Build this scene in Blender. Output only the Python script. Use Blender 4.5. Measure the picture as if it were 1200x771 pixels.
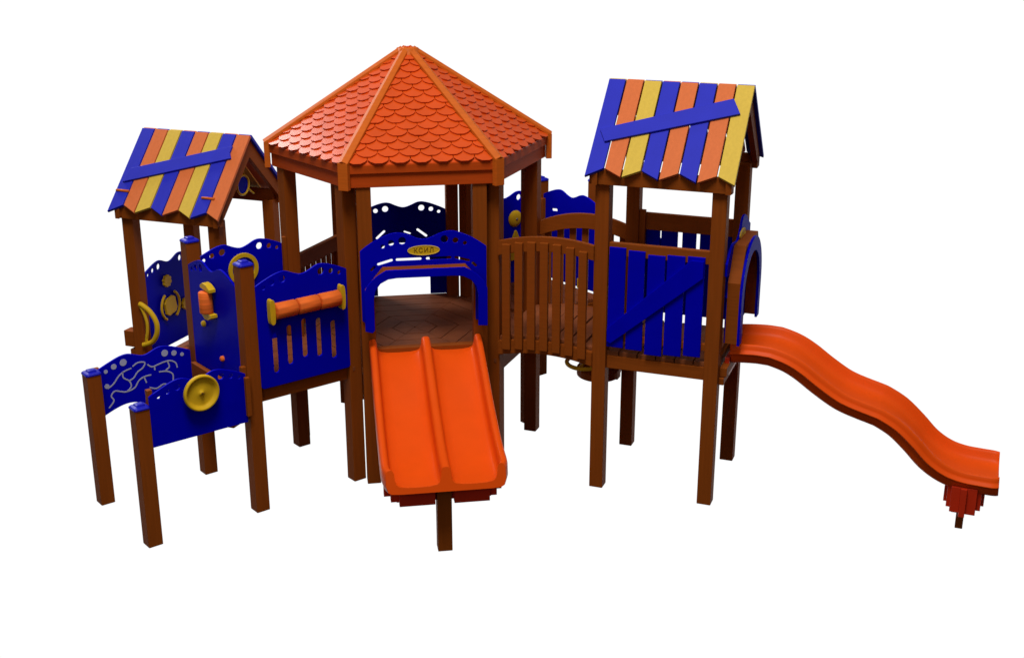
import bpy, bmesh, math, random
from math import sin, cos, radians as R, pi
from mathutils import Matrix, Vector
random.seed(7)
sc = bpy.context.scene
for o in list(bpy.data.objects): bpy.data.objects.remove(o)
COL = sc.collection

# ---------------------------------------------------------------- camera
cam = bpy.data.cameras.new('camera'); co = bpy.data.objects.new('camera', cam); COL.objects.link(co)
cam.sensor_width = 36; cam.lens = 43.955; cam.clip_end = 200; cam.clip_start = .1
co.location = (0, 0, 4.037); co.rotation_euler = (R(90-18.74), 0, 0)
sc.camera = co
sc.render.resolution_x = 1024; sc.render.resolution_y = 657

# ---------------------------------------------------------------- world: bright white studio backdrop behind the set, dim studio elsewhere
w = bpy.data.worlds.new('World'); sc.world = w; w.use_nodes = True
nt = w.node_tree; nt.nodes.clear()
def N(nt, t, **k):
    n = nt.nodes.new(t)
    for a, b in k.items(): setattr(n, a, b)
    return n
out = N(nt, 'ShaderNodeOutputWorld'); bg = N(nt, 'ShaderNodeBackground')
tc = N(nt, 'ShaderNodeTexCoord'); sp = N(nt, 'ShaderNodeSeparateXYZ')
nt.links.new(tc.outputs['Generated'], sp.inputs[0])
def mr(src, a, b, c=0., d=1.):
    m = N(nt, 'ShaderNodeMapRange', interpolation_type='SMOOTHSTEP')
    nt.links.new(src, m.inputs[0])
    for i, v in zip((1, 2, 3, 4), (a, b, c, d)): m.inputs[i].default_value = v
    return m.outputs[0]
def mul(a, b):
    m = N(nt, 'ShaderNodeMath', operation='MULTIPLY'); nt.links.new(a, m.inputs[0]); nt.links.new(b, m.inputs[1]); return m.outputs[0]
mask = mul(mul(mr(sp.outputs['Y'], .25, .5), mr(sp.outputs['Z'], -.86, -.76)), mr(sp.outputs['Z'], .12, .3, 1., 0.))
mix = N(nt, 'ShaderNodeMix', data_type='RGBA')
nt.links.new(mask, mix.inputs[0])
dome = N(nt, 'ShaderNodeMix', data_type='RGBA'); nt.links.new(mr(sp.outputs['Z'], .05, .75), dome.inputs[0])
dome.inputs[6].default_value = (.012, .0118, .0115, 1); dome.inputs[7].default_value = (.34, .332, .325, 1)
nt.links.new(dome.outputs[2], mix.inputs[6]); mix.inputs[7].default_value = (1.02, 1.02, 1.02, 1)
nt.links.new(mix.outputs[2], bg.inputs[0]); bg.inputs[1].default_value = 1.0
nt.links.new(bg.outputs[0], out.inputs[0])

# ---------------------------------------------------------------- studio lamps
def area(name, loc, tgt, size, power, col=(1, 1, 1)):
    l = bpy.data.lights.new(name, 'AREA'); l.shape = 'RECTANGLE'; l.size = size[0]; l.size_y = size[1]; l.energy = power; l.color = col
    o = bpy.data.objects.new(name, l); COL.objects.link(o); o.location = loc
    o.rotation_euler = (Vector(tgt)-Vector(loc)).to_track_quat('-Z', 'Y').to_euler(); return o
area('overhead_key_lamp', (-.8, 3.2, 13.0), (-.2, 9, 1.2), (4.0, 4.0), 1200, (1, .97, .93))
area('front_fill_lamp', (-2.5, -1.5, 4.5), (-.3, 9, 1.2), (3, 3), 85, (1, .95, .9))
area('rear_left_lamp', (-7.5, 15.5, 7.5), (-1.2, 9.3, 2.4), (3, 2), 520, (1, .97, .95))

vs = sc.view_settings; vs.view_transform = 'Standard'; vs.look = 'None'; vs.exposure = 0; vs.gamma = 1
sc.render.engine = 'CYCLES'; sc.cycles.max_bounces = 6

# ---------------------------------------------------------------- materials
def mat(name, col, rough=.45, kind=None, spec=.5, var=.12, coat=0.):
    m = bpy.data.materials.new(name); m.use_nodes = True; t = m.node_tree; b = t.nodes['Principled BSDF']
    b.inputs['Roughness'].default_value = rough; b.inputs['Specular IOR Level'].default_value = spec
    b.inputs['Coat Weight'].default_value = coat
    tcn = N(t, 'ShaderNodeTexCoord'); mp = N(t, 'ShaderNodeMapping'); nz = N(t, 'ShaderNodeTexNoise')
    t.links.new(tcn.outputs['Object'], mp.inputs[0]); t.links.new(mp.outputs[0], nz.inputs[0])
    if kind == 'wood_v': mp.inputs['Scale'].default_value = (55, 55, 3)
    elif kind == 'wood_h': mp.inputs['Scale'].default_value = (5, 5, 60)
    else: mp.inputs['Scale'].default_value = (6, 6, 6)
    nz.inputs['Scale'].default_value = 1; nz.inputs['Detail'].default_value = 5
    cr = N(t, 'ShaderNodeValToRGB'); t.links.new(nz.outputs[0], cr.inputs[0])
    cr.color_ramp.elements[0].position = .3; cr.color_ramp.elements[1].position = .7
    a = [c*(1-var) for c in col]; c2 = [c*(1+var) for c in col]
    cr.color_ramp.elements[0].color = (*a, 1); cr.color_ramp.elements[1].color = (*c2, 1)
    t.links.new(cr.outputs[0], b.inputs['Base Color'])
    bp = N(t, 'ShaderNodeBump'); bp.inputs['Strength'].default_value = .12 if kind else .05; bp.inputs['Distance'].default_value = .002
    t.links.new(nz.outputs[0], bp.inputs['Height']); t.links.new(bp.outputs[0], b.inputs['Normal'])
    return m
M = dict(
    post=mat('brown_wood_post', (.255, .057, .006), .6, 'wood_v', .06, .09),
    wood=mat('brown_wood_board', (.255, .057, .006), .6, 'wood_h', .06, .09),
    deck=mat('brown_deck', (.25, .068, .020), .6, 'wood_h', .2, .18),
    blue=mat('blue_plastic', (.0004, .0004, .46), .55, None, .03, .05),
    rblue=mat('blue_paint', (.020, .026, .48), .6, None, .15, .05),
    cap=mat('blue_cap_plastic', (.004, .006, .42), .45, None, .2, .05),
    roran=mat('orange_paint', (.66, .155, .042), .6, 'wood_v', .15, .05),
    ryel=mat('yellow_paint', (.66, .45, .060), .6, 'wood_v', .15, .05),
    yel=mat('yellow_plastic', (.66, .40, .012), .5, None, .12, .06),
    slide=mat('orange_slide_plastic', (.80, .082, .004), .38, None, .09, .03),
    flange=mat('red_bracket_plastic', (.55, .028, .006), .4, None, .3, .05),
    shingle=mat('orange_shingle', (.66, .075, .006), .30, None, .32, .08),
    hip=mat('orange_brown_board', (.60, .12, .010), .5, 'wood_h', .12, .08),
    fascia=mat('red_brown_fascia', (.48, .062, .006), .6, 'wood_h', .06, .08),
    drum=mat('orange_drum_wood', (.80, .15, .022), .65, 'wood_h', .1, .25),
    grey=mat('pale_engraving', (.42, .42, .55), .6, None, .2, .03),
    dark=mat('dark_letter', (.16, .07, .004), .5, None, .2, .03),
    steel=mat('bolt_metal', (.5, .45, .35), .3, None, .5, .03),
)
M['steel'].node_tree.nodes['Principled BSDF'].inputs['Metallic'].default_value = 1

# ---------------------------------------------------------------- helpers
root = bpy.data.objects.new('playground_set', None); COL.objects.link(root)
root.location = (-.5, 9.0, 0)
root['label'] = 'large wooden playground set with orange roofs, blue panels and two orange slides'
root['category'] = 'playground set'

def link(name, me, m, parent=None, label=None, mtx=None):
    if mtx is not None: me.transform(mtx)
    vs_ = [v.co for v in me.vertices]
    lo = Vector([min(v[i] for v in vs_) for i in range(3)]); hi = Vector([max(v[i] for v in vs_) for i in range(3)])
    c = (lo+hi)/2; me.transform(Matrix.Translation(-c))
    o = bpy.data.objects.new(name, me); COL.objects.link(o)
    me.materials.clear(); me.materials.append(m)
    p = parent or root
    o.parent = p
    wp = Vector(root.location) if p is root else WPOS[p.name]
    o.location = c - wp
    WPOS[o.name] = c
    if label: o['label'] = label
    return o
WPOS = {}

class Fr:
    """vertical plane frame: s along, z up, n outward"""
    def __init__(s, o, ph):
        s.o = Vector((o[0], o[1], 0)); p = R(ph); s.ph = ph
        s.e = Vector((cos(p), sin(p), 0)); s.n = Vector((sin(p), -cos(p), 0))
    def p(s, a, n, z): return s.o + s.e*a + s.n*n + Vector((0, 0, z))
    def xy(s, a, n): v = s.p(a, n, 0); return (v.x, v.y)
    def m(s, n=0.):      # local (s, z, n) -> world
        o = s.o + s.n*n
        return Matrix(((s.e.x, 0, s.n.x, o.x), (s.e.y, 0, s.n.y, o.y), (0, 1, 0, 0), (0, 0, 0, 1)))

def add_box(bm, mtx, lo, hi, bev=.004):
    b2 = bmesh.new(); bmesh.ops.create_cube(b2, size=1)
    for v in b2.verts: v.co = Vector([(lo[i]+hi[i])/2 + v.co[i]*(hi[i]-lo[i]) for i in range(3)])
    if bev: bmesh.ops.bevel(b2, geom=b2.edges[:], offset=bev, segments=2, affect='EDGES', profile=.6)
    b2.transform(mtx); tmp = bpy.data.meshes.new('t'); b2.to_mesh(tmp); b2.free(); bm.from_mesh(tmp); bpy.data.meshes.remove(tmp)
def fin(bm):
    bmesh.ops.recalc_face_normals(bm, faces=bm.faces[:])
    me = bpy.data.meshes.new('m'); bm.to_mesh(me); bm.free(); return me
def box(name, fr, s0, s1, z0, z1, n0, n1, m, parent=None, label=None, bev=.004):
    bm = bmesh.new(); add_box(bm, fr.m(), (s0, z0, n0), (s1, z1, n1), bev); return link(name, fin(bm), m, parent, label)
def boxes(name, fr, L, m, parent=None, label=None, bev=.003):
    bm = bmesh.new()
    for s0, s1, z0, z1, n0, n1 in L: add_box(bm, fr.m(), (s0, z0, n0), (s1, z1, n1), bev)
    return link(name, fin(bm), m, parent, label)
def prism(name, mtx, outline, t, m, parent=None, label=None, holes=(), bev=.0025, smooth=False):
    """flat outline (x,y) with holes, thickness t centred on local z=0"""
    cu = bpy.data.curves.new('c', 'CURVE'); cu.dimensions = '2D'; cu.fill_mode = 'BOTH'; cu.extrude = max(t/2-bev, .0005); cu.bevel_depth = bev; cu.bevel_resolution = 1
    for L in [outline]+list(holes):
        s = cu.splines.new('POLY'); s.points.add(len(L)-1); s.use_cyclic_u = True
        for q, (x, y) in zip(s.points, L): q.co = (x, y, 0, 1)
    ob = bpy.data.objects.new('tmp', cu); COL.objects.link(ob)
    dg = bpy.context.evaluated_depsgraph_get(); me = bpy.data.meshes.new_from_object(ob.evaluated_get(dg))
    bpy.data.objects.remove(ob); bpy.data.curves.remove(cu)
    b = bmesh.new(); b.from_mesh(me); bmesh.ops.remove_doubles(b, verts=b.verts[:], dist=.0002)
    for f in b.faces: f.smooth = False
    b.to_mesh(me); b.free()
    return link(name, me, m, parent, label, mtx)
def tube(name, pts, r, m, parent=None, label=None, closed=False, mtx=None, res=4):
    cu = bpy.data.curves.new('c', 'CURVE'); cu.dimensions = '3D'; cu.bevel_depth = r; cu.bevel_resolution = res; cu.use_fill_caps = True
    s = cu.splines.new('POLY'); s.points.add(len(pts)-1); s.use_cyclic_u = closed
    for q, p in zip(s.points, pts): q.co = (*p, 1)
    ob = bpy.data.objects.new('tmp', cu); COL.objects.link(ob)
    dg = bpy.context.evaluated_depsgraph_get(); me = bpy.data.meshes.new_from_object(ob.evaluated_get(dg))
    bpy.data.objects.remove(ob); bpy.data.curves.remove(cu)
    for f in me.polygons: f.use_smooth = True
    return link(name, me, m, parent, label, mtx)
def lathe(name, mtx, prof, m, parent=None, label=None, seg=40, sy=1.):
    """prof (r, h) revolved about local z"""
    bm = bmesh.new(); rings = []
    for r, h in prof:
        if r < 1e-5: rings.append([bm.verts.new((0, 0, h))])
        else: rings.append([bm.verts.new((r*cos(2*pi*i/seg), sy*r*sin(2*pi*i/seg), h)) for i in range(seg)])
    for A, B in zip(rings, rings[1:]):
        for i in range(seg):
            j = (i+1) % seg
            if len(A) == 1 and len(B) == 1: continue
            if len(A) == 1: bm.faces.new((A[0], B[i], B[j]))
            elif len(B) == 1: bm.faces.new((A[i], A[j], B[0]))
            else: bm.faces.new((A[i], A[j], B[j], B[i]))
    me = fin(bm)
    for f in me.polygons: f.use_smooth = True
    return link(name, me, m, parent, label, mtx)
def circ(x, y, r, n=20, sy=1.): return [(x+r*cos(2*pi*i/n), y+r*sy*sin(2*pi*i/n)) for i in range(n)]
def slot(x0, y0, x1, y1, r, n=8):
    a = math.atan2(y1-y0, x1-x0); o = []
    for i in range(n+1): t = a-pi/2+pi*i/n; o.append((x1+r*cos(t), y1+r*sin(t)))
    for i in range(n+1): t = a+pi/2+pi*i/n; o.append((x0+r*cos(t), y0+r*sin(t)))
    return o
def spl(pts, n=6, closed=False):
    """Catmull-Rom"""
    o = []; L = len(pts)
    rng = range(L) if closed else range(L-1)
    for i in rng:
        if closed: p0, p1, p2, p3 = (pts[(i-1) % L], pts[i], pts[(i+1) % L], pts[(i+2) % L])
        else: p0, p1, p2, p3 = pts[max(i-1, 0)], pts[i], pts[i+1], pts[min(i+2, L-1)]
        for k in range(n):
            t = k/n
            o.append(tuple(.5*((2*b)+(-a+c)*t+(2*a-5*b+4*c-d)*t*t+(-a+3*b-3*c+d)*t**3) for a, b, c, d in zip(p0, p1, p2, p3)))
    if not closed: o.append(tuple(pts[-1]))
    return o
def T(mtx, x=0, y=0, z=0, rz=0): return mtx @ Matrix.Translation((x, y, z)) @ Matrix.Rotation(rz, 4, 'Z')

# ---------------------------------------------------------------- frames measured from the photograph
C = (-.762, 9.296)                                  # centre of the hexagonal tower
LP = Fr((-2.395, 7.446), 39.2)                      # near side of ramp and left platform
LF = Fr((-2.901, 8.065), 39.2)                      # far side
LS = Fr((-2.282, 8.571), -50.8)                     # side between ramp and left platform
RT = Fr((.628, 8.345), -20.6)                       # front of the right tower
RS = Fr(RT.xy(.8, 0), 69.4)                         # slide side of the right tower
RB = Fr(RT.xy(0, -.8), -20.6)                       # rear
BRF = Fr((-.121, 8.626), -20.6)                     # bridge, front line
BRB = Fr((.160, 9.375), -20.6)
HO = Fr((-3.042, 9.726), -20.6)                     # little house front
HL = Fr((-3.042, 9.726), 69.4)
HR = Fr(HO.xy(.8, 0), 69.4)
ap = .835
def side(deg):                                      # frame of a side of the hexagon, origin at its left post
    n = Vector((cos(R(deg)), sin(R(deg)))); e = Vector((-n.y, n.x))
    o = Vector(C)+n*ap-e*.4
    return Fr((o.x, o.y), deg+90)
HX = {d: side(d) for d in (-80.6, -20.6, 39.4, 99.4, 159.4, 219.4)}

# ---------------------------------------------------------------- posts
def post(fr, s, n, top, cap=False, base=0., wid=.05):
    bm = bmesh.new(); add_box(bm, fr.m(), (s-wid, base, n-wid), (s+wid, top, n+wid), .006)
    o = link('support_post', fin(bm), M['post'])
    if cap:
        mt = fr.m() @ Matrix.Translation((s, top, n)) @ Matrix.Rotation(-pi/2, 4, 'X')
        bm = bmesh.new(); h = wid+.006
        rings = [(h, 0), (h, .008), (h*.86, .016), (h*.55, .022), (h*.5, .030), (h*.3, .034)]
        rv = []
        for r, z in rings:
            k = 6; L = []
            for cx, cy, a0 in ((1, 1, 0), (-1, 1, pi/2), (-1, -1, pi), (1, -1, 1.5*pi)):
                rr = r*.35
                for i in range(k+1):
                    a = a0+pi/2*i/k; L.append(bm.verts.new((cx*(r-rr)+rr*cos(a), cy*(r-rr)+rr*sin(a), z)))
            rv.append(L)
        bm.faces.new(rv[0]); bm.faces.new(rv[-1])
        for A, B in zip(rv, rv[1:]):
            for i in range(len(A)): bm.faces.new((A[i], A[(i+1) % len(A)], B[(i+1) % len(A)], B[i]))
        link('post_cap', fin(bm), M['cap'], o, mtx=mt)
    return o
for s in (0,): post(LP, 0, 0, .975, True); post(LF, 0, 0, .975, True)
post(LP, .8, 0, 1.785, True); post(LF, .8, 0, 1.785, True)
for d in HX:
    for s in (0, .8): post(HX[d], s, 0, 2.26)
for s in (0, .8):
    for n in (0, -.8): post(RT, s, n, 2.30); post(HO, s, n, 1.72)
BP = HX[39.4]
post(BP, 0, .8, 1.785, True); post(BP, .8, .8, 1.785, True)
FARP = Fr((.715, 10.62), -14); post(FARP, 0, 0, 1.785, True, base=.9)

# ---------------------------------------------------------------- decks
def deck(name, fr, s0, s1, n0, n1, z, npl=6, along='s', label=None, sides=(1, 1, 1, 1), bt=.095):
    """planks laid in one mesh; beams around as parts"""
    L = []
    for i in range(npl):
        if along == 's': a = n0+(n1-n0)*i/npl; b = n0+(n1-n0)*(i+1)/npl; L.append((s0, s1, z-.03, z, a+.004, b-.004))
        else: a = s0+(s1-s0)*i/npl; b = s0+(s1-s0)*(i+1)/npl; L.append((a+.004, b-.004, z-.03, z, n0, n1))
    L.append((s0+.01, s1-.01, z-.0345, z-.0305, n0+.01, n1-.01))
    d = boxes(name, fr, L, M['deck'], None, label)
    bz0, bz1 = z-.03-bt, z-.031
    if sides[0]: box('deck_beam', fr, s0+.05, s1-.05, bz0, bz1, n1-.03, n1+.012, M['wood'], d)
    if sides[1]: box('deck_beam', fr, s0+.05, s1-.05, bz0, bz1, n0-.012, n0+.03, M['wood'], d)
    if sides[2]: box('deck_beam', fr, s0-.012, s0+.03, bz0, bz1, n0+.05, n1-.05, M['wood'], d)
    if sides[3]: box('deck_beam', fr, s1-.03, s1+.012, bz0, bz1, n0+.05, n1-.05, M['wood'], d)
    return d
deck('platform_deck', LP, .8, 1.6, -.8, 0, .925, 6, 's', 'square brown deck of the left platform')
deck('tower_deck', RT, 0, .8, -.8, 0, 1.05, 6, 's2' if 0 else 'n', 'square brown deck under the taller striped roof')
deck('house_deck', HO, 0, .8, -.8, 0, .445, 6, 'n', 'low brown deck of the small house')
deck('rear_deck', BP, 0, .8, 0, .8, .925, 6, 's', 'square brown deck behind the bridge')
# hexagonal deck: six sectors of planks parallel to the sides
bm = bmesh.new(); rows = 6; top = .90
for d in HX:
    n = Vector((cos(R(d)), sin(R(d)), 0)); e = Vector((-n.y, n.x, 0)); c = Vector((*C, 0))
    for i in range(rows):
        a0 = .01+i*.146; a1 = a0+.138
        if i == rows-1: a1 = min(a1, .862)
        h0 = a0*math.tan(pi/6)-.002; h1 = min(a1*math.tan(pi/6)-.002, .455)
        P = [c+n*a0-e*h0, c+n*a1-e*h1, c+n*a1+e*h1, c+n*a0+e*h0]
        lo = [bm.verts.new(p+Vector((0, 0, top-.03))) for p in P]; hi = [bm.verts.new(p+Vector((0, 0, top))) for p in P]
        bm.faces.new(lo); bm.faces.new(hi)
        for k in range(4): bm.faces.new((lo[k], lo[(k+1) % 4], hi[(k+1) % 4], hi[k]))
hd = link('hexagonal_deck', fin(bm), M['deck'], None, 'six-sided brown plank deck under the shingled roof')
for d, f in HX.items(): box('deck_beam', f, .06, .74, .77, .868, -.02, .022, M['wood'], hd)

# ---------------------------------------------------------------- play panels (blue)
WT = [(0, .725), (.04, .745), (.10, .770), (.15, .787), (.20, .796), (.24, .790), (.28, .772), (.32, .757), (.35, .752),
      (.38, .757), (.42, .772), (.46, .790), (.50, .796), (.55, .787), (.60, .770), (.66, .745), (.70, .725)]
def wave(s0=.05, z0=.91, w=.70, k=1.):
    q = w/.7
    top = [(s0+a*q, z0+b*k) for a, b in spl(WT, 3)]
    r = .012
    return [(s0+w, z0+r), (s0+w-r, z0), (s0+r, z0), (s0, z0+r)] + top
def wave_holes(s0=.05, z0=.91, w=.70, k=1., mirror=(1, 1)):
    c = s0+w/2; o = []
    for sg in (-1, 1):
        if mirror[0 if sg < 0 else 1]:
            for dx, dz, r in ((.15, .745, .028), (.23, .732, .022), (.295, .708, .017)): o.append(circ(c+sg*dx*w/.7, z0+dz*k, r))
    return o
def battens(fr, n, p, z0, z1, ends=(0, 1), s0=.05, s1=.75, back=-1):
    for e in ends:
        s = s0 if e == 0 else s1
        a, b = (s-.002, s+.032) if e == 0 else (s-.032, s+.002)
        box('side_batten', fr, a, b, z0, z1, min(n+back*.010, n+back*.05), max(n+back*.010, n+back*.05), M['wood'], p)

# roller panel, near side of the left platform
F = Fr(LP.xy(.8, 0), 39.2)
slots = [slot(s, a+.018, s, b-.018, .0235) for s, a, b in ((.169, 1.005, 1.285), (.281, 1.042, 1.318), (.398, 1.068, 1.342), (.512, 1.048, 1.325), (.628, 1.008, 1.282))]
p = prism('roller_panel', F.m(.05), wave(), .016, M['blue'], None, 'blue panel with an orange three-drum roller and five slots', wave_holes()+slots)
battens(F, .05, p, .93, 1.62)
for s, z in ((.135, 1.456), (.683, 1.456)):
    prism('roller_bracket', F.m(.095), [(s-.018, z-.085), (s+.022, z-.085), (s+.026, z+.085), (s-.022, z+.085)] if 0 else spl([(s-.013, z-.078), (s+.010, z-.080), (s+.017, z-.03), (s+.017, z+.03), (s+.010, z+.078), (s-.013, z+.078), (s-.017, z)], 4, True), .05, M['yel'], p)
cyl = lambda s, z, n, L, r: F.m() @ Matrix.Translation((s, z, n)) @ Matrix.Rotation(pi/2, 4, 'Y')
for k in range(3):
    s0_ = .158+k*.171; L = .158
    lathe('roller_drum', F.m() @ Matrix.Translation((s0_, 1.455, .10)) @ Matrix.Rotation(pi/2, 4, 'Y'), [(0, 0), (.048, 0), (.056, .005), (.056, L-.005), (.048, L), (0, L)], M['drum'], p, seg=14)
box('roller_axle', F, .12, .70, 1.445, 1.465, .09, .11, M['steel'], p)

# near ramp panel with the yellow wheel
Z0 = .703
def low_top(k=1.):
    return [(0, .345), (.04, .365), (.10, .39), (.16, .412), (.21, .422), (.25, .418), (.29, .402), (.33, .388), (.35, .386), (.37, .388), (.41, .402), (.45, .418), (.49, .422), (.54, .412), (.60, .39), (.66, .365), (.70, .345)]
ot = [(.728, Z0), (.05, Z0)]+[(.05+a*.97, Z0+b) for a, b in spl(low_top(), 3)]
hl = [circ(.4+sg*dx, Z0+dz, r) for sg in (-1, 1) for dx, dz, r in ((.155, .37, .024), (.225, .355, .019), (.285, .332, .014))]
SQ = [[(.115, .845), (.16, .87), (.205, .92), (.25, .945), (.30, .955)],
      [(.235, .945), (.235, .90), (.275, .865), (.285, .82), (.25, .79)],
      [(.11, .70), (.15, .745), (.135, .785), (.165, .815), (.21, .80), (.25, .79), (.31, .805), (.345, .85), (.39, .87), (.44, .872)],
      [(.31, .965), (.35, .985), (.40, .975), (.385, .94), (.34, .915), (.31, .88), (.275, .865)],
      [(.42, .955), (.45, .93), (.49, .935), (.54, .945), (.59, .945), (.63, .92), (.64, .88)],
      [(.47, .93), (.47, .90)], [(.385, .87), (.40, .82)], [(.50, .88), (.56, .87), (.60, .84), (.60, .79)], [(.42, .78), (.47, .76), (.53, .78), (.57, .75)], [(.57, .945), (.58, .90), (.55, .88)]]
def squiggles(fr, n, par, dz=0., mats='grey'):
    for L in SQ:
        q = spl([(a, b+dz) for a, b in L], 5); r = .0048
        bm = bmesh.new(); prev = None
        for i, (x, y) in enumerate(q):
            j0 = max(i-1, 0); j1 = min(i+1, len(q)-1); dx = q[j1][0]-q[j0][0]; dy = q[j1][1]-q[j0][1]; l = math.hypot(dx, dy) or 1
            px, py = -dy/l*r, dx/l*r
            cur = [bm.verts.new(v) for v in ((x+px, y+py, -.001), (x-px, y-py, -.001), (x-px, y-py, .001), (x+px, y+py, .001))]
            if prev:
                for k in range(4): bm.faces.new((prev[k], prev[(k+1) % 4], cur[(k+1) % 4], cur[k]))
            else: bm.faces.new(cur)
            prev = cur
        bm.faces.new(prev[::-1])
        link('engraved_line', fin(bm), M[mats], par, mtx=fr.m(n))
p = prism('ramp_side_panel', LP.m(.045), ot, .016, M['blue'], None, 'blue ramp side panel with a round yellow wheel', hl)
squiggles(LP, .045-.0095, p, .035)
battens(LP, .045, p, .71, 1.09, back=1 if 0 else -1); box('side_batten', LP, .715, .748, .75, 1.03, .055, .085, M['wood'], p)
lathe('toy_wheel', LP.m(.10) @ Matrix.Translation((.388, 1.012, 0)), [(0, .012), (.012, .012), (.014, .004), (.03, .0), (.085, -.012), (.098, -.006), (.108, .012), (.118, .016), (.124, .008), (.124, -.012), (.10, -.03), (.03, -.035), (0, -.035)], M['yel'], p, 'round yellow dished wheel')
lathe('wheel_bolt', LP.m(.113) @ Matrix.Translation((.388, 1.012, 0)), [(0, .004), (.007, .003), (.009, -.004), (0, -.004)], M['dark'], p)
# far ramp panel with engraved lines
bt = spl([(.75, .62), (.66, .655), (.57, .68), (.50, .678), (.43, .655), (.37, .655), (.30, .678), (.23, .68), (.15, .66), (.05, .62)], 4)
ot = bt+[(.05+a, .62+b) for a, b in spl(low_top(), 3)]
p = prism('ramp_side_panel', LF.m(-.045), ot, .016, M['blue'], None, 'blue ramp side panel with pale engraved squiggly lines')
squiggles(LF, -.045+.0095, p, -.02)
for sg in (-1, 1):
    for dx, dz, r in ((.155, .37, .025), (.225, .355, .020), (.285, .332, .014)): prism('engraved_dot', LF.m(-.045+.0095), circ(.4+sg*dx, .62+dz, r), .002, M['grey'], p, bev=.0003)
prism('engraved_dot', LF.m(-.045+.0095), circ(.112, .843, .017), .002, M['grey'], p, bev=.0003)
battens(LF, -.045, p, .66, .98)
# entry side panel (between ramp and platform)
ot = wave(.05, .905)
p = prism('entry_panel', LS.m(.04), ot, .016, M['blue'], None, 'blue panel with a short upright orange roller', wave_holes(.05, .905, mirror=(1, 0)))
for z, sg in ((1.545, 1), (1.355, -1)):
    q = [(.335, z), (.335, z+sg*.014), (.37, z+sg*.034), (.42, z+sg*.03), (.47, z+sg*.004), (.47, z-sg*.012), (.45, z-sg*.014)]
    prism('roller_bracket', LS.m(.078), q if sg < 0 else q[::-1], .05, M['yel'], p)
lathe('roller_drum', LS.m(.098) @ Matrix.Translation((.40, 1.375, 0)) @ Matrix.Rotation(-pi/2, 4, 'X'), [(0, 0), (.046, 0), (.048, .006), (.048, .144), (.042, .150), (0, .150)], M['drum'], p, seg=14)
for s, z, m, rr in ((.245, 1.245, 'yel', .022), (.50, 1.055, 'drum', .02)): lathe('round_knob', LS.m(.048) @ Matrix.Translation((s, z, 0)), [(rr, 0), (rr, .014), (rr*.7, .022), (0, .024)], M[m], p, seg=20)
box('entry_sill', LS, .05, .75, .80, .91, .055, .09, M['wood'])

# far side of left platform: panel with yellow ring
F = Fr(LF.xy(.8, 0), 39.2)
p = prism('ring_panel', F.m(-.02), wave(), .016, M['blue'], None, 'blue wavy-topped panel with a yellow ring window', wave_holes()+[circ(.405, 1.505, .085, 30)])
prism('ring_frame', F.m(-.008), circ(.405, 1.505, .118, 40), .024, M['yel'], p, holes=[circ(.405, 1.505, .092, 40)])
prism('ring_window', F.m(-.024), circ(.405, 1.505, .088, 30), .006, M['blue'], p)
battens(F, -.02, p, .93, 1.60); box('side_batten', F, .725, .765, .93, 1.70, -.002, .03, M['wood'], p)

# little house side panel with yellow gears
p = prism('gear_panel', HL.m(.03), wave(.05, .505, .70, .94), .016, M['blue'], None, 'blue panel carrying yellow gears', wave_holes(.05, .505, .70, .94))
for nn in (-1, 1):
    pass
def gear(fr, n, s, z, r, teeth, par, sy=1.):
    o = []
    for i in range(teeth*4):
        a = 2*pi*i/(teeth*4); rr = r if (i//2) % 2 else r*.84; o.append((s+rr*cos(a), z+rr*sin(a)*sy))
    prism('toy_gear', fr.m(n), o, .024, M['yel'], par)
HLi = -1   # gears stand on the inner face
gear(HL, .03+.022, .322, 1.065, .050, 8, p)
gear(HL, .03+.022, .340, .845, .085, 4, p)
gear(HL, .03+.022, .555, .80, .052, 8, p)
for sg in (-1, 1):
    arc = [(.34+sg*(.125*cos(a)), .845+.125*sin(a)) for a in [(-1.0+2.0*i/12) for i in range(13)]]
    tube('gear_guard', [(x, y, 0) for x, y in arc], .011, M['yel'], p, mtx=HL.m(.055))
FG = Fr(HO.xy(.05, .03), -20.6)
gp = tube('grip_handle', [(a, b, 0) for a, b in spl([(.0, .975), (.03, .965), (.095, .92), (.145, .84), (.145, .75), (.10, .67), (.03, .635), (.0, .625)], 4)], .021, M['yel'], None, 'curved yellow grip handle by the small house', mtx=FG.m(.03))
tube('grip_bar', [(a, b, 0) for a, b in spl([(.005, .96), (.035, .90), (.055, .82), (.05, .74), (.035, .68), (.03, .62)], 4)], .013, M['yel'], gp, mtx=FG.m(.03))
box('step_end', HO, -.15, -.04, .585, .72, -.06, .04, M['wood']); box('step_end', HO, -.11, -.04, .49, .56, -.06, .03, M['wood'])

# baluster rail on the left rear side of the hexagon
F = HX[159.4]      # outward frame (seen from inside); s runs from far to near
r_ = box('hand_rail', F, .05, .75, 1.375, 1.492, -.03, .012, M['wood'], None, 'straight brown hand rail')
for i in range(8): box('baluster', F, .075+i*.084, .075+i*.084+.048, .93, 1.42, .012, .034, M['wood'], r_)
box('lower_rail', F, .05, .75, .93, .99, -.03, .012, M['wood'], r_)

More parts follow.
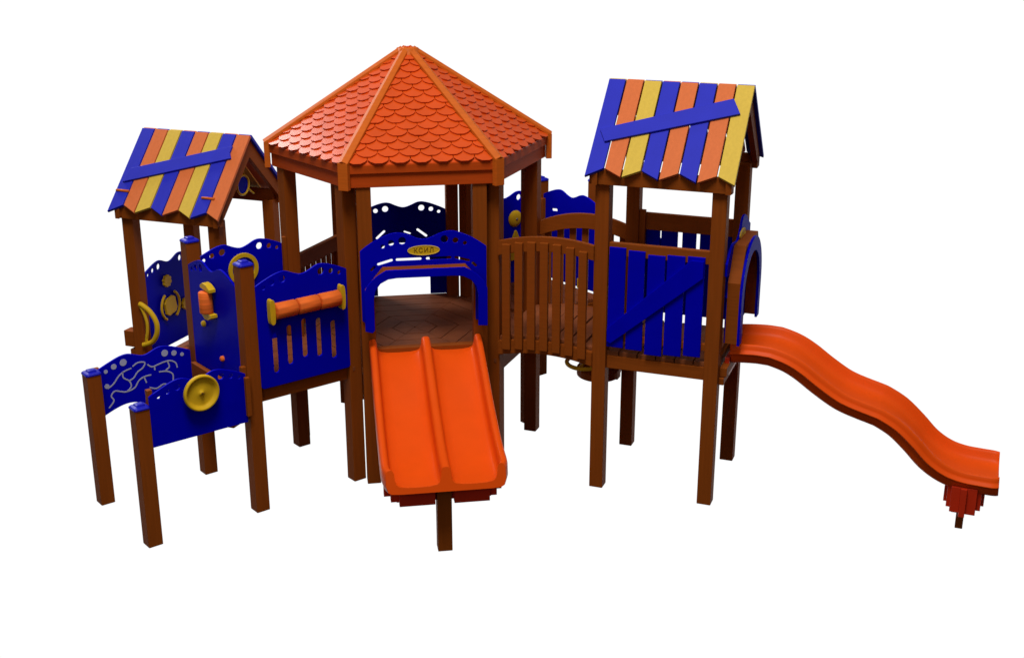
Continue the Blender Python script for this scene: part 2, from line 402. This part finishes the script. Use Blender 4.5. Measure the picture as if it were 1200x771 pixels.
# ---------------------------------------------------------------- arched slide entries (front, rear and on the right tower)
def arch_entry(fr, dz=0., s_c=.40, w=.875, off=.062, dep=.115, logo=True, label=None, ring_only=False, hood=True):
    """wavy blue board, brown hood box, blue front ring"""
    x = lambda s: s_c+(s-.40)*w/.875
    tp = [(-.038, 1.770), (.0, 1.800), (.055, 1.836), (.11, 1.863), (.162, 1.883), (.20, 1.892), (.239, 1.890), (.28, 1.880), (.315, 1.867), (.355, 1.848), (.40, 1.840),
          (.445, 1.848), (.485, 1.866), (.52, 1.880), (.56, 1.890), (.60, 1.892), (.638, 1.883), (.69, 1.863), (.745, 1.836), (.80, 1.800), (.838, 1.772)]
    inner = [(.765, 1.24), (.765, 1.46), (.752, 1.525), (.715, 1.575), (.66, 1.603), (.60, 1.61), (.20, 1.61), (.14, 1.603), (.085, 1.575), (.048, 1.525), (.035, 1.46), (.035, 1.24)]
    ot = [(x(a), b+dz) for a, b in spl(tp, 3)] + [(x(.838), 1.245+dz), (x(.80), 1.235+dz)] + [(x(a), b+dz-.0) for a, b in inner] + [(x(.0), 1.235+dz), (x(-.038), 1.27+dz)]
    hs = [circ(x(a), b+dz, r) for a, b, r in ((.117, 1.800, .017), (.176, 1.824, .023), (.253, 1.836, .029), (.547, 1.836, .029), (.624, 1.824, .023), (.690, 1.802, .017))]
    hs += [slot(x(a), b+dz, x(c), d+dz, .0125) for a, b, c, d in ((.035, 1.635, .055, 1.655), (.085, 1.675, .175, 1.700), (.215, 1.702, .375, 1.702), (.425, 1.702, .585, 1.702), (.625, 1.700, .715, 1.675), (.745, 1.655, .765, 1.635))]
    b = prism('arch_panel', fr.m(off), ot, .016, M['blue'], None, label, hs)
    if logo:
        pl = prism('logo_plate', fr.m(off+.011), circ(x(.40), 1.764+dz, .111, 40, .30), .007, M['yel'], b, 'yellow oval name plate')
        tube('plate_rim', [(x(.4)+.110*cos(t), 1.764+dz+.033*sin(t), 0) for t in [2*pi*i/40 for i in range(40)]], .0028, M['ryel'], pl, closed=True, mtx=fr.m(off+.0145))
        cu = bpy.data.curves.new('t', 'FONT'); cu.body = 'КСИЛ'; cu.size = .046; cu.align_x = 'CENTER'; cu.align_y = 'CENTER'; cu.extrude = .0012; cu.space_character = 1.15
        ob = bpy.data.objects.new('t', cu); COL.objects.link(ob); dg = bpy.context.evaluated_depsgraph_get()
        me = bpy.data.meshes.new_from_object(ob.evaluated_get(dg)); bpy.data.objects.remove(ob)
        link('plate_lettering', me, M['dark'], pl, None, fr.m(off+.0155) @ Matrix.Translation((x(.40), 1.764+dz, 0)))
    if hood:
        oo = [(.815, 1.24), (.815, 1.50), (.69, 1.655), (.11, 1.655), (-.015, 1.50), (-.015, 1.24)]
        ii = [(.035, 1.24), (.035, 1.46), (.085, 1.575), (.16, 1.61), (.64, 1.61), (.715, 1.575), (.765, 1.46), (.765, 1.24)]
        t = .022
        inn = [(-.015+t, 1.24), (-.015+t, 1.492), (.12, 1.633), (.68, 1.633), (.815-t, 1.492), (.815-t, 1.24)]
        me = [(x(a), c+dz) for a, c in oo+inn]
        prism('arch_hood', fr.m(off+.008+dep/2), me, dep, M['wood'], b, 'brown box hood over the slide entry', bev=.001)
        ring = [(x(a), c+dz) for a, c in [(.825, 1.235), (.825, 1.505)]+spl([(.825, 1.505), (.80, 1.56), (.74, 1.62), (.67, 1.662)], 3)+[(.13, 1.662)]+spl([(.13, 1.662), (.06, 1.62), (0, 1.56), (-.025, 1.505)], 3)+[(-.025, 1.235), (0.02, 1.222)]+[(.035, 1.24)]+[q for q in inner[::-1][1:-1]]+[(.765, 1.24)]]
        prism('arch_ring', fr.m(off+.016+dep), ring, .016, M['blue'], b, 'blue arch frame in front of the hood')
    return b
arch_entry(HX[-80.6], 0, label='blue arched board with holes over the double slide')
F = HX[99.4]      # runs right to left as the camera sees it: mirror s
FM = Fr(F.xy(.8, 0), 9.4)
ot = [(.05+a, .905+b) for a, b in spl(WT, 3)] + [(.75, .905), (.615, .905), (.615, 1.20), (.60, 1.28), (.56, 1.335), (.50, 1.36), (.30, 1.36), (.22, 1.335), (.175, 1.28), (.165, 1.20), (.165, .905), (.05, .905)]
prism('arch_panel', FM.m(-.03), ot, .016, M['blue'], None, 'dark blue arched board on the far side of the hexagonal tower',
      wave_holes(.05, .905)+[slot(.175, 1.405, .235, 1.46, .013), slot(.515, 1.465, .585, 1.41, .013), slot(.405, 1.452, .45, 1.435, .010)])
# right tower hood: steeper round arch
def round_entry(fr):
    off = .06
    b_ot = [(.095, 1.18), (.095, 1.66), (.0, 1.68), (.0, 1.76)]+spl([(.0, 1.76), (.06, 1.81), (.12, 1.845), (.18, 1.86), (.26, 1.85), (.32, 1.845), (.38, 1.86), (.44, 1.91), (.49, 1.965), (.56, 1.975), (.63, 1.955), (.72, 1.90), (.80, 1.86)], 3)+[(.80, 1.18)]
    inn = [(.72, 1.18), (.74, 1.45)]+[(.4+.34*cos(a), 1.45+.30*sin(a)) for a in [pi*i/16 for i in range(1, 16)]]+[(.12, 1.45), (.12, 1.18)]
    b = prism('arch_panel', fr.m(off), b_ot+inn, .016, M['blue'], None, 'blue arched board beside the wavy slide')
    pl = prism('logo_plate', fr.m(off+.011), circ(.47, 1.865, .095, 36, .36), .007, M['yel'], b, 'small yellow oval name plate')
    tube('plate_rim', [(.47+.094*cos(t), 1.865+.033*sin(t), 0) for t in [2*pi*i/36 for i in range(36)]], .0028, M['ryel'], pl, closed=True, mtx=fr.m(off+.0145))
    oo = [(.79, 1.19), (.79, 1.62), (.65, 1.845), (.20, 1.845), (.055, 1.62), (.055, 1.19)]
    ii = [(.077, 1.19), (.077, 1.613), (.212, 1.823), (.638, 1.823), (.768, 1.613), (.768, 1.19)]
    prism('arch_hood', fr.m(off+.006+.042), oo+ii, .084, M['wood'], b, 'brown box hood over the wavy slide', bev=.001)
    rr = [(.805, 1.185), (.805, 1.48)]+[(.425+.38*cos(a), 1.48+.375*sin(a)) for a in [pi*i/20 for i in range(1, 20)]]+[(.045, 1.48), (.045, 1.185)]
    ri = [(.125, 1.185), (.125, 1.46)]+[(.425+.30*cos(a), 1.46+.30*sin(a)) for a in [pi-pi*i/20 for i in range(1, 20)]]+[(.725, 1.46), (.725, 1.185)]
    prism('arch_ring', fr.m(off+.099), rr+ri, .018, M['blue'], b, 'blue round arch frame')
round_entry(RS)

# ---------------------------------------------------------------- rear platform panels (beyond the bridge)
F = Fr(BP.xy(.8, .8), 0)
A_ = Vector(BP.xy(.8, .8)); B_ = Vector(BP.xy(0, .8))
F = Fr(BP.xy(0, .8), 129.4)
p = prism('rear_panel', F.m(.0), wave(.05, .945), .016, M['blue'], None, 'plain blue wavy-topped panel behind the bridge', [slot(.58, 1.56, .635, 1.553, .014)])
battens(F, 0, p, .96, 1.64, ends=(1,), back=-1)
prism('toy_block', F.m(-.02), [(.20, .94), (.28, .94), (.28, 1.02), (.20, 1.02)], .02, M['yel'], p)
F = Fr(BP.xy(.8, 0), 39.4)    # left side of the rear platform
p = prism('rear_side_panel', F.m(.0), wave(.05, .925), .016, M['blue'], None, 'blue panel with yellow gears behind the tower', wave_holes(.05, .925))
lathe('toy_wheel', F.m(.014) @ Matrix.Translation((.505, 1.49, 0)), [(0, .02), (.03, .02), (.062, .012), (.072, 0), (.072, -.006), (0, -.006)], M['yel'], p)
lathe('wheel_bolt', F.m(.036) @ Matrix.Translation((.505, 1.49, 0)), [(0, .008), (.008, .006), (.012, 0), (0, 0)], M['steel'], p)
prism('toy_pointer', F.m(.018), [(.46, 1.30), (.55, 1.30), (.51, 1.385), (.50, 1.385)], .02, M['yel'], p)
prism('toy_block', F.m(.018), [(.45, 1.13), (.57, 1.13), (.57, 1.27), (.45, 1.27)], .02, M['yel'], p)
lathe('wheel_bolt', F.m(.03) @ Matrix.Translation((.51, 1.20, 0)), [(0, .006), (.006, .005), (.009, 0), (0, 0)], M['steel'], p)

# steering console under the bridge
K = Matrix.Translation((.655, 8.80, .735)) @ Matrix.Rotation(R(-20), 4, 'Z') @ Matrix.Rotation(R(8), 4, 'X')
p = prism('console_board', K, [(-.15, .09), (-.16, -.03)]+[(.0+.16*cos(a), -.03+.13*sin(a)) for a in [pi+pi*i/14 for i in range(1, 14)]]+[(.16, -.03), (.15, .09)], .055, M['wood'], None, 'brown board carrying a yellow steering wheel under the bridge')
K2 = Matrix.Translation((.545, 8.78, .80)) @ Matrix.Rotation(R(-20), 4, 'Z') @ Matrix.Rotation(R(4), 4, 'X')
wh = tube('steering_wheel', [(.135*cos(2*pi*i/36), .135*sin(2*pi*i/36), 0) for i in range(36)], .016, M['yel'], p, 'yellow steering wheel', closed=True, mtx=K2)
for k in range(3):
    a = 2*pi*k/3+.5; tube('wheel_spoke', [(0, 0, 0), (.132*cos(a), .132*sin(a), 0)], .013, M['yel'], wh, mtx=K2)
box('console_bracket', RT, -.02, .02, .68, .73, -.48, -.40, M['wood'], p)

# ---------------------------------------------------------------- front and rear board panels of the right tower
def board_panel(fr, n, base, par_label, diag=1):
    rail = box('top_rail', fr, .05, .75, base+.655, base+.745, n-.055, n-.012, M['wood'], None, par_label)
    bs = ((.058, .168, .0, .715), (.193, .304, -.004, .702), (.330, .444, -.026, .684), (.464, .580, -.012, .695), (.604, .716, .0, .700))
    for i, (a, b, c, d) in enumerate(bs):
        tilt = (0, 0, 0, -.006, 0)[i]
        prism('fence_board', fr.m(n), [(a-.0, base+c), (b-.0, base+c), (b+.004, base+d), (a+.004, base+d)], .018, M['blue'], rail, bev=.003)
    prism('cross_board', fr.m(n+.019), [(.062, base+.045), (.085, base+.03), (.715, base+.565), (.715, base+.680), (.635, base+.680), (.062, base+.135)], .018, M['blue'], rail, bev=.003)
    box('low_rail', fr, .05, .75, base+.04, base+.09, n-.055, n-.012, M['wood'], rail)
    return rail
board_panel(RT, .035, 1.10, 'brown rail carrying blue fence boards, front of the right tower')
F = Fr(RB.xy(.8, 0), 180-20.6)
r2 = box('top_rail', RB, .05, .78, 1.745, 1.872, -.04, .0, M['wood'], None, 'brown rail with dark blue boards, rear of the right tower')
for a, b in ((.07, .19), (.205, .325), (.365, .465), (.498, .60), (.63, .74)): prism('fence_board', RB.m(-.052), [(a, 1.10), (b, 1.10), (b, 1.77), (a, 1.77)], .018, M['blue'], r2)
prism('cross_board', RB.m(-.072), [(.08, 1.63), (.08, 1.73), (.74, 1.36), (.74, 1.26)], .018, M['blue'], r2)
box('side_batten', RB, .05, .095, 1.07, 1.90, .0, .035, M['wood'], r2)
box('slide_threshold', RS, .02, .78, .955, 1.02, .05, .10, M['wood']); box('slide_threshold', RS, .0, .80, .90, .95, .05, .085, M['wood'])

# ---------------------------------------------------------------- bridge
def arc_rail(fr, n0, n1, s0, s1, zt, rise, h, name, m, parent=None, label=None, seg=18, hb=None, rb=None, tilt=0.):
    """curved beam; top edge rises by rise in the middle"""
    bm = bmesh.new(); prev = None; rb = rise if rb is None else rb
    for i in range(seg+1):
        u = i/seg; s = s0+(s1-s0)*u; k = 1-(2*u-1)**2
        zT = zt+rise*k+tilt*u; zB = zt-h+rb*k+tilt*u
        cur = [bm.verts.new(v) for v in ((s, zT, n0), (s, zT, n1), (s, zB, n1), (s, zB, n0))]
        if prev:
            for q in range(4): bm.faces.new((prev[q], prev[(q+1) % 4], cur[(q+1) % 4], cur[q]))
        else: bm.faces.new(cur)
        prev = cur
    bm.faces.new(prev[::-1]); me = fin(bm)
    b = bmesh.new(); b.from_mesh(me); es = [e for e in b.edges if e.is_manifold and e.calc_face_angle(0) > .6]
    bmesh.ops.bevel(b, geom=es, offset=.004, segments=2, affect='EDGES'); b.to_mesh(me); b.free()
    return link(name, me, m, parent, label, fr.m())
hr = arc_rail(BRF, .03, .07, .045, .755, 1.79, .045, .105, 'hand_rail', M['wood'], None, 'arched brown hand rail on the near side of the bridge', tilt=.03)
for i, sc_ in enumerate((.118, .212, .306, .401, .495, .590, .684)):
    k = 1-(2*(sc_-.05)/.7-1)**2
    box('baluster', BRF, sc_-.030, sc_+.030, .985+.035*k, 1.76+.055*k, .07, .098, M['wood'], hr)
st = arc_rail(BRF, .03, .07, .045, .755, 1.045, .035, .105, 'bridge_beam', M['wood'], None, 'arched lower beam on the near side of the bridge', rb=.045)
hr = arc_rail(BRB, -.07, -.03, .045, .80, 1.73, .085, .115, 'hand_rail', M['wood'], None, 'arched brown hand rail on the far side of the bridge')
for sc_ in (.10, .20, .30, .40, .50, .60, .70):
    k = 1-(2*(sc_-.05)/.7-1)**2
    box('baluster', BRB, sc_-.026, sc_+.026, .985+.035*k, 1.66+.08*k, -.092, -.07, M['wood'], hr)
arc_rail(BRB, -.07, -.03, .045, .755, 1.045, .035, .105, 'bridge_beam', M['wood'], None, 'arched lower beam on the far side of the bridge', rb=.045)
L = []
for i in range(7):
    a = .02+i*.11; k = 1-(2*(a+.05)/.8-1)**2; L.append((a, a+.104, 1.035+.045*k, 1.06+.045*k, -.775, .029)); L.append((a-.004, a+.112, 1.027+.045*k, 1.033+.045*k, -.775, .029))
boxes('bridge_deck', BRF, L, M['deck'], None, 'arched plank deck of the bridge')

# ---------------------------------------------------------------- gable roofs
def gable(fr, zr, ze, cols, label, pegs=False, deco=None):
    """fr: front line of posts, ridge at n=-.4"""
    hs = .53; drop = zr-ze
    beam_t = ze-.005
    frame = boxes('gable_roof', fr, [(-.085, .885, beam_t-.062, beam_t+.040, .03, .082)], M['wood'], None, label)
    box('eave_beam', fr, -.085, .885, beam_t-.062, beam_t+.040, -.882, -.83, M['wood'], frame)
    # barge rafters at both gables
    for s0, s1 in ((-.06, -.02), (.845, .885)):
        for sg in (-1, 1):
            mt = Matrix(((0, 0, 1, 0), (0, 1, 0, 0), (1, 0, 0, 0), (0, 0, 0, 1)))
            zt = lambda d: zr-.012-drop*d/hs
            pts = [(0, zt(0)), (hs-.02, zt(hs-.02)), (hs-.02, zt(hs-.02)-.07), (hs-.10, zt(hs-.10)-.115), (.06, zt(.06)-.105) if 0 else (0, zt(0)-.15)]
            m2 = fr.m() @ Matrix(((0, 0, 1, (s0+s1)/2), (0, 1, 0, 0), (sg, 0, 0, -.4), (0, 0, 0, 1)))
            prism('barge_board', m2, pts, s1-s0, M['wood'], frame)
    w = .127; s_0 = -.094
    L = math.hypot(hs, drop); a = math.atan2(drop, hs)
    for sg in (1, -1):
        for i, c in enumerate(cols):
            x0 = s_0+i*w-(i-4)*.0; x1 = x0+w-.0165
            # slope coords: y from ridge (0) to eave (L)
            lowl, lowr = (L, L-.055) if i % 2 == 0 else (L-.055, L)
            # slope local matrix: x=s, y=down slope, z=normal
            dn = Vector((0, -sin(a), cos(a)*sg)); nr = Vector((0, cos(a), sin(a)*sg))
            m2 = Matrix(((1, 0, 0, 0), (0, dn.y, nr.y, zr), (0, dn.z, nr.z, -.4), (0, 0, 0, 1)))
            if i == 0: lowl += .01
            cc = cols[::-1][i] if sg < 0 else c
            prism('roof_board', fr.m() @ m2 @ Matrix.Translation((0, 0, .006)), [(x0, .004), (x1, .004), (x1, lowr), (x0, lowl)], .024, M[cc], frame, bev=.003)
            if sg == 1:
                pass
        if sg == 1:
            # measured corners of the diagonal (s, depth from front posts) -> slope distance
            D = lambda s, e2: (s, (.4-e2)/hs*L)
            q = [D(-.062, .108), D(-.012, .045), D(.850, .235), D(.790, .312)] if not pegs else [D(-.03, .128), D(-.052, .045), D(.826, .242), D(.80, .275), D(.800, .315)]
            prism('cross_board', fr.m() @ m2 @ Matrix.Translation((0, 0, .0275)), q, .018, M['rblue'], frame, 'blue board nailed diagonally across the roof', bev=.003)
            if pegs:
                for s in (-.035, .758): lathe('roof_peg', fr.m() @ m2 @ Matrix.Translation((s, L*.77, .02)) @ Matrix.Rotation(R(90), 4, 'Y') @ Matrix.Translation((0, 0, -.055)), [(0, 0), (.011, 0), (.011, .115), (0, .115)], M['hip'], frame, seg=10)
    return frame
gr = gable(RT, 2.887, 2.322, ['rblue', 'roran', 'ryel', 'rblue', 'roran', 'rblue', 'roran', 'ryel'], 'taller striped gable roof on the right tower')
gh = gable(HO, 2.312, 1.752, ['rblue', 'roran', 'ryel', 'rblue', 'roran', 'ryel', 'rblue', 'roran'], 'smaller striped gable roof on the little house', pegs=True)
# gable ornaments: hanging disc with yellow rim
for f, z, par in ((HR, 1.935, gh), (RS, 2.51, gr)):
    g = prism('gable_ornament', f.m(-.01), circ(.41, z-.02, .075, 30, .9), .014, M['blue'], par, 'blue disc with a yellow rim in the gable')
    for sp_ in (0,):
        tb = tube('ornament_rim', [(.41+.085*cos(t), z-.02+.077*sin(t), 0) for t in [2*pi*i/30 for i in range(30)]], .009, M['yel'], par, closed=True, mtx=f.m(.0))
    tube('ornament_hand', [(.47, z-.06, 0), (.55, z-.115, 0)], .007, M['yel'], par, mtx=f.m(.005))
    tube('ornament_bracket', [(.36, z+.065, 0), (.41, z+.15, 0), (.43, z+.065, 0)], .008, M['yel'], par, mtx=f.m(.0))
box('rear_gable_beam', HO, -.02, .84, 1.70, 1.80, -.84, -.79, M['wood'], gh)

# ---------------------------------------------------------------- hexagonal roof
RE = 1.050; ZE = 2.375; ZA = 3.045
def corner(k, rr=RE, z=ZE): a = R(-170.6+60*k); return Vector((C[0]+rr*cos(a), C[1]+rr*sin(a), z))
apex = Vector((*C, ZA))
def clip(poly, a, b):      # keep left of a->b
    o = []
    f = lambda p: (b[0]-a[0])*(p[1]-a[1])-(b[1]-a[1])*(p[0]-a[0])
    for i in range(len(poly)):
        p, q = poly[i], poly[(i+1) % len(poly)]; fp, fq = f(p), f(q)
        if fp >= 0: o.append(p)
        if fp*fq < 0: t = fp/(fp-fq); o.append(tuple(u+(v-u)*t for u, v in zip(p, q)))
    return o
bm = bmesh.new()
for k in range(6):
    A = corner(k); B = corner(k+1); m = (A+B)/2; ex = (B-A).normalized(); ey = (apex-m).normalized(); nz_ = ex.cross(ey).normalized()
    W = (B-A).length; Lh = (apex-m).length
    # under-sheet
    vs0 = [bm.verts.new(v) for v in (A, B, apex)]; bm.faces.new(vs0)
    vs1 = [bm.verts.new(v-Vector((0, 0, .025))) for v in (A, B, apex)]; bm.faces.new(vs1[::-1]); 
    bm.faces.new((vs0[0], vs1[0], vs1[1], vs0[1]))
    ex_ = .0625; sw = .146; nrow = int(Lh/ex_)+1
    tri = [(-W/2, -.03), (W/2, -.03), (0, Lh)]
    for r in range(nrow):
        y0 = r*ex_-.012
        offx = (sw/2 if r % 2 else 0)
        for c in range(-6, 7):
            cx = c*sw+offx; hw = sw/2-.003
            poly = [(cx-hw, y0+.040), (cx-hw*.78, y0+.020), (cx-hw*.36, y0+.001), (cx+hw*.36, y0+.001), (cx+hw*.78, y0+.020), (cx+hw, y0+.040), (cx+hw, y0+ex_*2.0), (cx-hw, y0+ex_*2.0)]
            ra = random.uniform(-.0015, .0015)
            P = [(x, y, .004+.020*(1-(y-y0)/(ex_*2.0))+ra) for x, y in poly]
            P = clip(P, (-W/2, -.03), (W/2, -.03)) if 0 else P
            if len(P) > 2: P = clip(P, (W/2+.0, 0), (0, Lh))
            if len(P) > 2: P = clip(P, (0, Lh), (-W/2-.0, 0))
            if len(P) < 3: continue
            top_ = [bm.verts.new(m+ex*x+ey*y+nz_*z) for x, y, z in P]; bot = [bm.verts.new(m+ex*x+ey*y+nz_*max(z-.014, .001)) for x, y, z in P]
            bm.faces.new(top_); bm.faces.new(bot[::-1])
            for i in range(len(P)): j = (i+1) % len(P); bm.faces.new((top_[i], bot[i], bot[j], top_[j]))
hx = link('hexagonal_roof', (lambda b: (lambda me: me)(fin(b)))(bm), M['shingle'], None, 'six-sided pointed roof of orange scalloped shingles')
for k in range(6):
    A = corner(k, RE+.018, ZE+.012); d = (apex+Vector((0, 0, .022))-A); Lh = d.length; y = d.normalized(); x = Vector((-sin(R(-170.6+60*k)), cos(R(-170.6+60*k)), 0)); z = x.cross(y)
    if z.z < 0: z = -z; 
    mt = Matrix(((x.x, y.x, z.x, A.x), (x.y, y.y, z.y, A.y), (x.z, y.z, z.z, A.z), (0, 0, 0, 1)))
    bm = bmesh.new()
    # folded board: two wings following adjacent faces
    h = .038; ro = .020
    sec = [(-h, -.014), (0, .004), (h, -.014), (h, -.014+ro), (0, .004+ro), (-h, -.014+ro)]
    rings = []
    for yy in (0, Lh-.045):
        sc2 = 1 if yy == 0 else .8
        rings.append([bm.verts.new(mt @ Vector((a*sc2, yy, b))) for a, b in sec])
    bm.faces.new(rings[0]); bm.faces.new(rings[1][::-1])
    for i in range(6): bm.faces.new((rings[0][i], rings[0][(i+1) % 6], rings[1][(i+1) % 6], rings[1][i]))
    bmesh.ops.bevel(bm, geom=bm.edges[:], offset=.002, segments=1, affect='EDGES')
    link('hip_board', fin(bm), M['hip'], hx)
    # vertical corner cover
    a = R(-170.6+60*k); f = Fr((C[0]+(RE+.012)*cos(a), C[1]+(RE+.012)*sin(a)), -170.6+60*k+90)
    box('corner_cover', f, -.037, .037, 2.205, ZE+.018, -.03, .012, M['hip'], hx)
    B0 = corner(k); B1 = corner(k+1); am = R(-140.6+60*k); W = (B1-B0).length
    fo = Fr((B0.x, B0.y), -140.6+60*k+90)
    box('upper_fascia', fo, .02, W-.02, ZE-.062, ZE-.004, -.03, .004, M['fascia'], hx)
    box('lower_fascia', fo, .03, W-.03, 2.215, ZE-.064, -.045, -.012, M['fascia'], hx)
lathe('roof_finial', Matrix.Translation((C[0], C[1], ZA)), [(.105, -.062), (.080, .002), (.074, .006), (0, .006)], M['hip'], hx, seg=6)
# ceiling beams inside (head ring the posts carry)
for d, f in HX.items(): box('head_beam', f, -.05, .85, 2.215, 2.262, -.045, -.0 if 0 else .045, M['wood'], hx) if 0 else None

# ---------------------------------------------------------------- slides
def sweep(name, fr, kc, prof, cross, m, parent=None, label=None, sub=1, shrink=None, lip=0.):
    """prof: (n, z) along the outward normal; cross: closed loop (k, dz)"""
    bm = bmesh.new(); rings = []
    for i, (n, z) in enumerate(prof):
        a = prof[max(i-1, 0)]; b = prof[min(i+1, len(prof)-1)]
        tl = math.hypot(b[0]-a[0], b[1]-a[1]); tx, tz = (b[0]-a[0])/tl, (b[1]-a[1])/tl
        sh = shrink[i] if shrink else 1
        lp = lip*max(0, 1-(prof[-1][0]-n)/.08)
        rings.append([bm.verts.new(fr.p(kc+k*sh, n-tz*dz-lp*dz, z+tx*dz)) for k, dz in cross])
    Lc = len(cross)
    for A, B in zip(rings, rings[1:]):
        for i in range(Lc): j = (i+1) % Lc; bm.faces.new((A[i], A[j], B[j], B[i]))
    me = None
    from mathutils.geometry import tessellate_polygon
    for tr in tessellate_polygon([[Vector((k, dz, 0)) for k, dz in cross]]):
        for rg in (rings[0], rings[-1]):
            try: bm.faces.new([rg[i] for i in tr])
            except ValueError: pass
    me = fin(bm)
    for f in me.polygons: f.use_smooth = len(f.vertices) == 4
    o = link(name, me, m, parent, label)
    return o
half = [(.0, -.085), (.10, -.085), (.15, -.082), (.18, -.072), (.198, -.050), (.210, -.022), (.220, -.004), (.230, .0), (.238, -.002), (.245, -.010), (.249, -.030), (.252, -.046), (.284, -.052), (.286, -.058), (.282, -.063), (.256, -.066), (.250, -.085), (.242, -.125), (.225, -.140), (.10, -.142)]
cross = half[::1]+[(0, -.142)]+[(-k, d) for k, d in half[::-1] if k > 0]
pr = [(.085, 1.150), (.16, 1.158), (.26, 1.164), (.33, 1.162), (.39, 1.156), (.51, 1.120), (.62, 1.062), (.735, .982), (.85, .910), (.92, .878), (1.01, .850), (1.09, .828), (1.16, .804), (1.28, .737), (1.40, .632), (1.50, .532), (1.60, .470), (1.70, .443), (1.80, .436), (1.86, .434), (1.90, .433), (1.925, .433)]
prs = spl(pr, 4); sh = [1-(.0 if n < 1.86 else .07*((n-1.86)/.065)**3) for n, z in prs]
sl = sweep('wave_slide', RS, .40, prs, cross, M['slide'], None, 'long wavy orange slide on the right', shrink=sh, lip=.04)
box('slide_collar', RS, .12, .68, .93, 1.06, .062, .095, M['flange'], sl)
# red bracket and foot of the wavy slide
def bracket(fr, kc, n, z0, z1, par, wide, foot, fz):
    L = [(kc-wide*.95, kc-wide*.2, z0+.015, z1, n+.02, n+.075), (kc+wide*.2, kc+wide*.95, z0+.015, z1, n+.02, n+.075),
         (kc-wide*1.12, kc-wide*.9, z0+.03, z1, n-.03, n+.03), (kc+wide*.9, kc+wide*1.12, z0+.03, z1, n-.03, n+.03),
         (kc-wide*1.25, kc-wide*1.05, z0+.045, z1, n-.08, n-.03), (kc+wide*1.05, kc+wide*1.25, z0+.045, z1, n-.08, n-.03),
         (kc-wide, kc+wide, z0+.02, z1, n-.04, n+.018)]
    b = boxes('slide_bracket', fr, L, M['flange'], par, 'red ribbed bracket under the slide end')
    box('slide_foot', fr, kc-foot, kc+foot, 0, fz, n-.05, n+.045, M['post'], par)
# bracket of the wavy slide, ribs face sideways
L = [(.13, .16, .155, .34, 1.635, 1.695), (.13, .16, .150, .34, 1.735, 1.80), (.105, .15, .135, .34, 1.695, 1.735), (.16, .21, .175, .34, 1.61, 1.64), (.16, .21, .175, .34, 1.80, 1.83),
     (.21, .25, .19, .34, 1.59, 1.62), (.21, .25, .19, .34, 1.825, 1.85), (.16, .62, .17, .34, 1.64, 1.80), (.62, .66, .155, .34, 1.62, 1.81)]
boxes('slide_bracket', RS, L, M['flange'], sl, 'red ribbed bracket under the slide end')
box('slide_foot', RS, .21, .27, 0, .17, 1.685, 1.735, M['post'], sl); box('slide_foot', RS, .45, .55, 0, .20, 1.65, 1.75, M['post'], sl)

hb = [(.0, .0), (.016, -.002), (.027, -.012), (.032, -.030), (.035, -.065), (.043, -.092), (.062, -.106), (.11, -.114), (.19, -.116), (.27, -.114), (.318, -.106), (.337, -.092), (.345, -.065), (.348, -.030), (.353, -.012), (.362, -.002), (.374, .0), (.388, -.003), (.398, -.014), (.402, -.035), (.404, -.10), (.392, -.138), (.37, -.150), (.30, -.154), (.10, -.154)]
cross2 = hb+[(0, -.154)]+[(-k, d) for k, d in hb[::-1] if k > 0]
pr2 = [(.058, 1.128), (.10, 1.120), (.16, 1.098), (.25, 1.055), (.40, .975), (.60, .868), (.80, .780), (.95, .722), (1.06, .692), (1.15, .676), (1.21, .670), (1.245, .668), (1.268, .667)]
pr2s = spl(pr2, 4)
cs = [k for k in cross2]
F = HX[-80.6]
ds = sweep('double_slide', F, .40, pr2s, cross2, M['slide'], None, 'wide orange double slide with a middle ridge', lip=.30, shrink=[1+.016*(n/1.3)-(.07*((n-1.17)/.098)**2.5 if n > 1.17 else 0) for n, z in pr2s])
bracket(F, .40, 1.10, .345, .535, ds, .31, .048, .44)
box('slide_threshold', F, .05, .75, .90, 1.045, -.02, .045, M['wood'], None, 'brown threshold board behind the double slide')
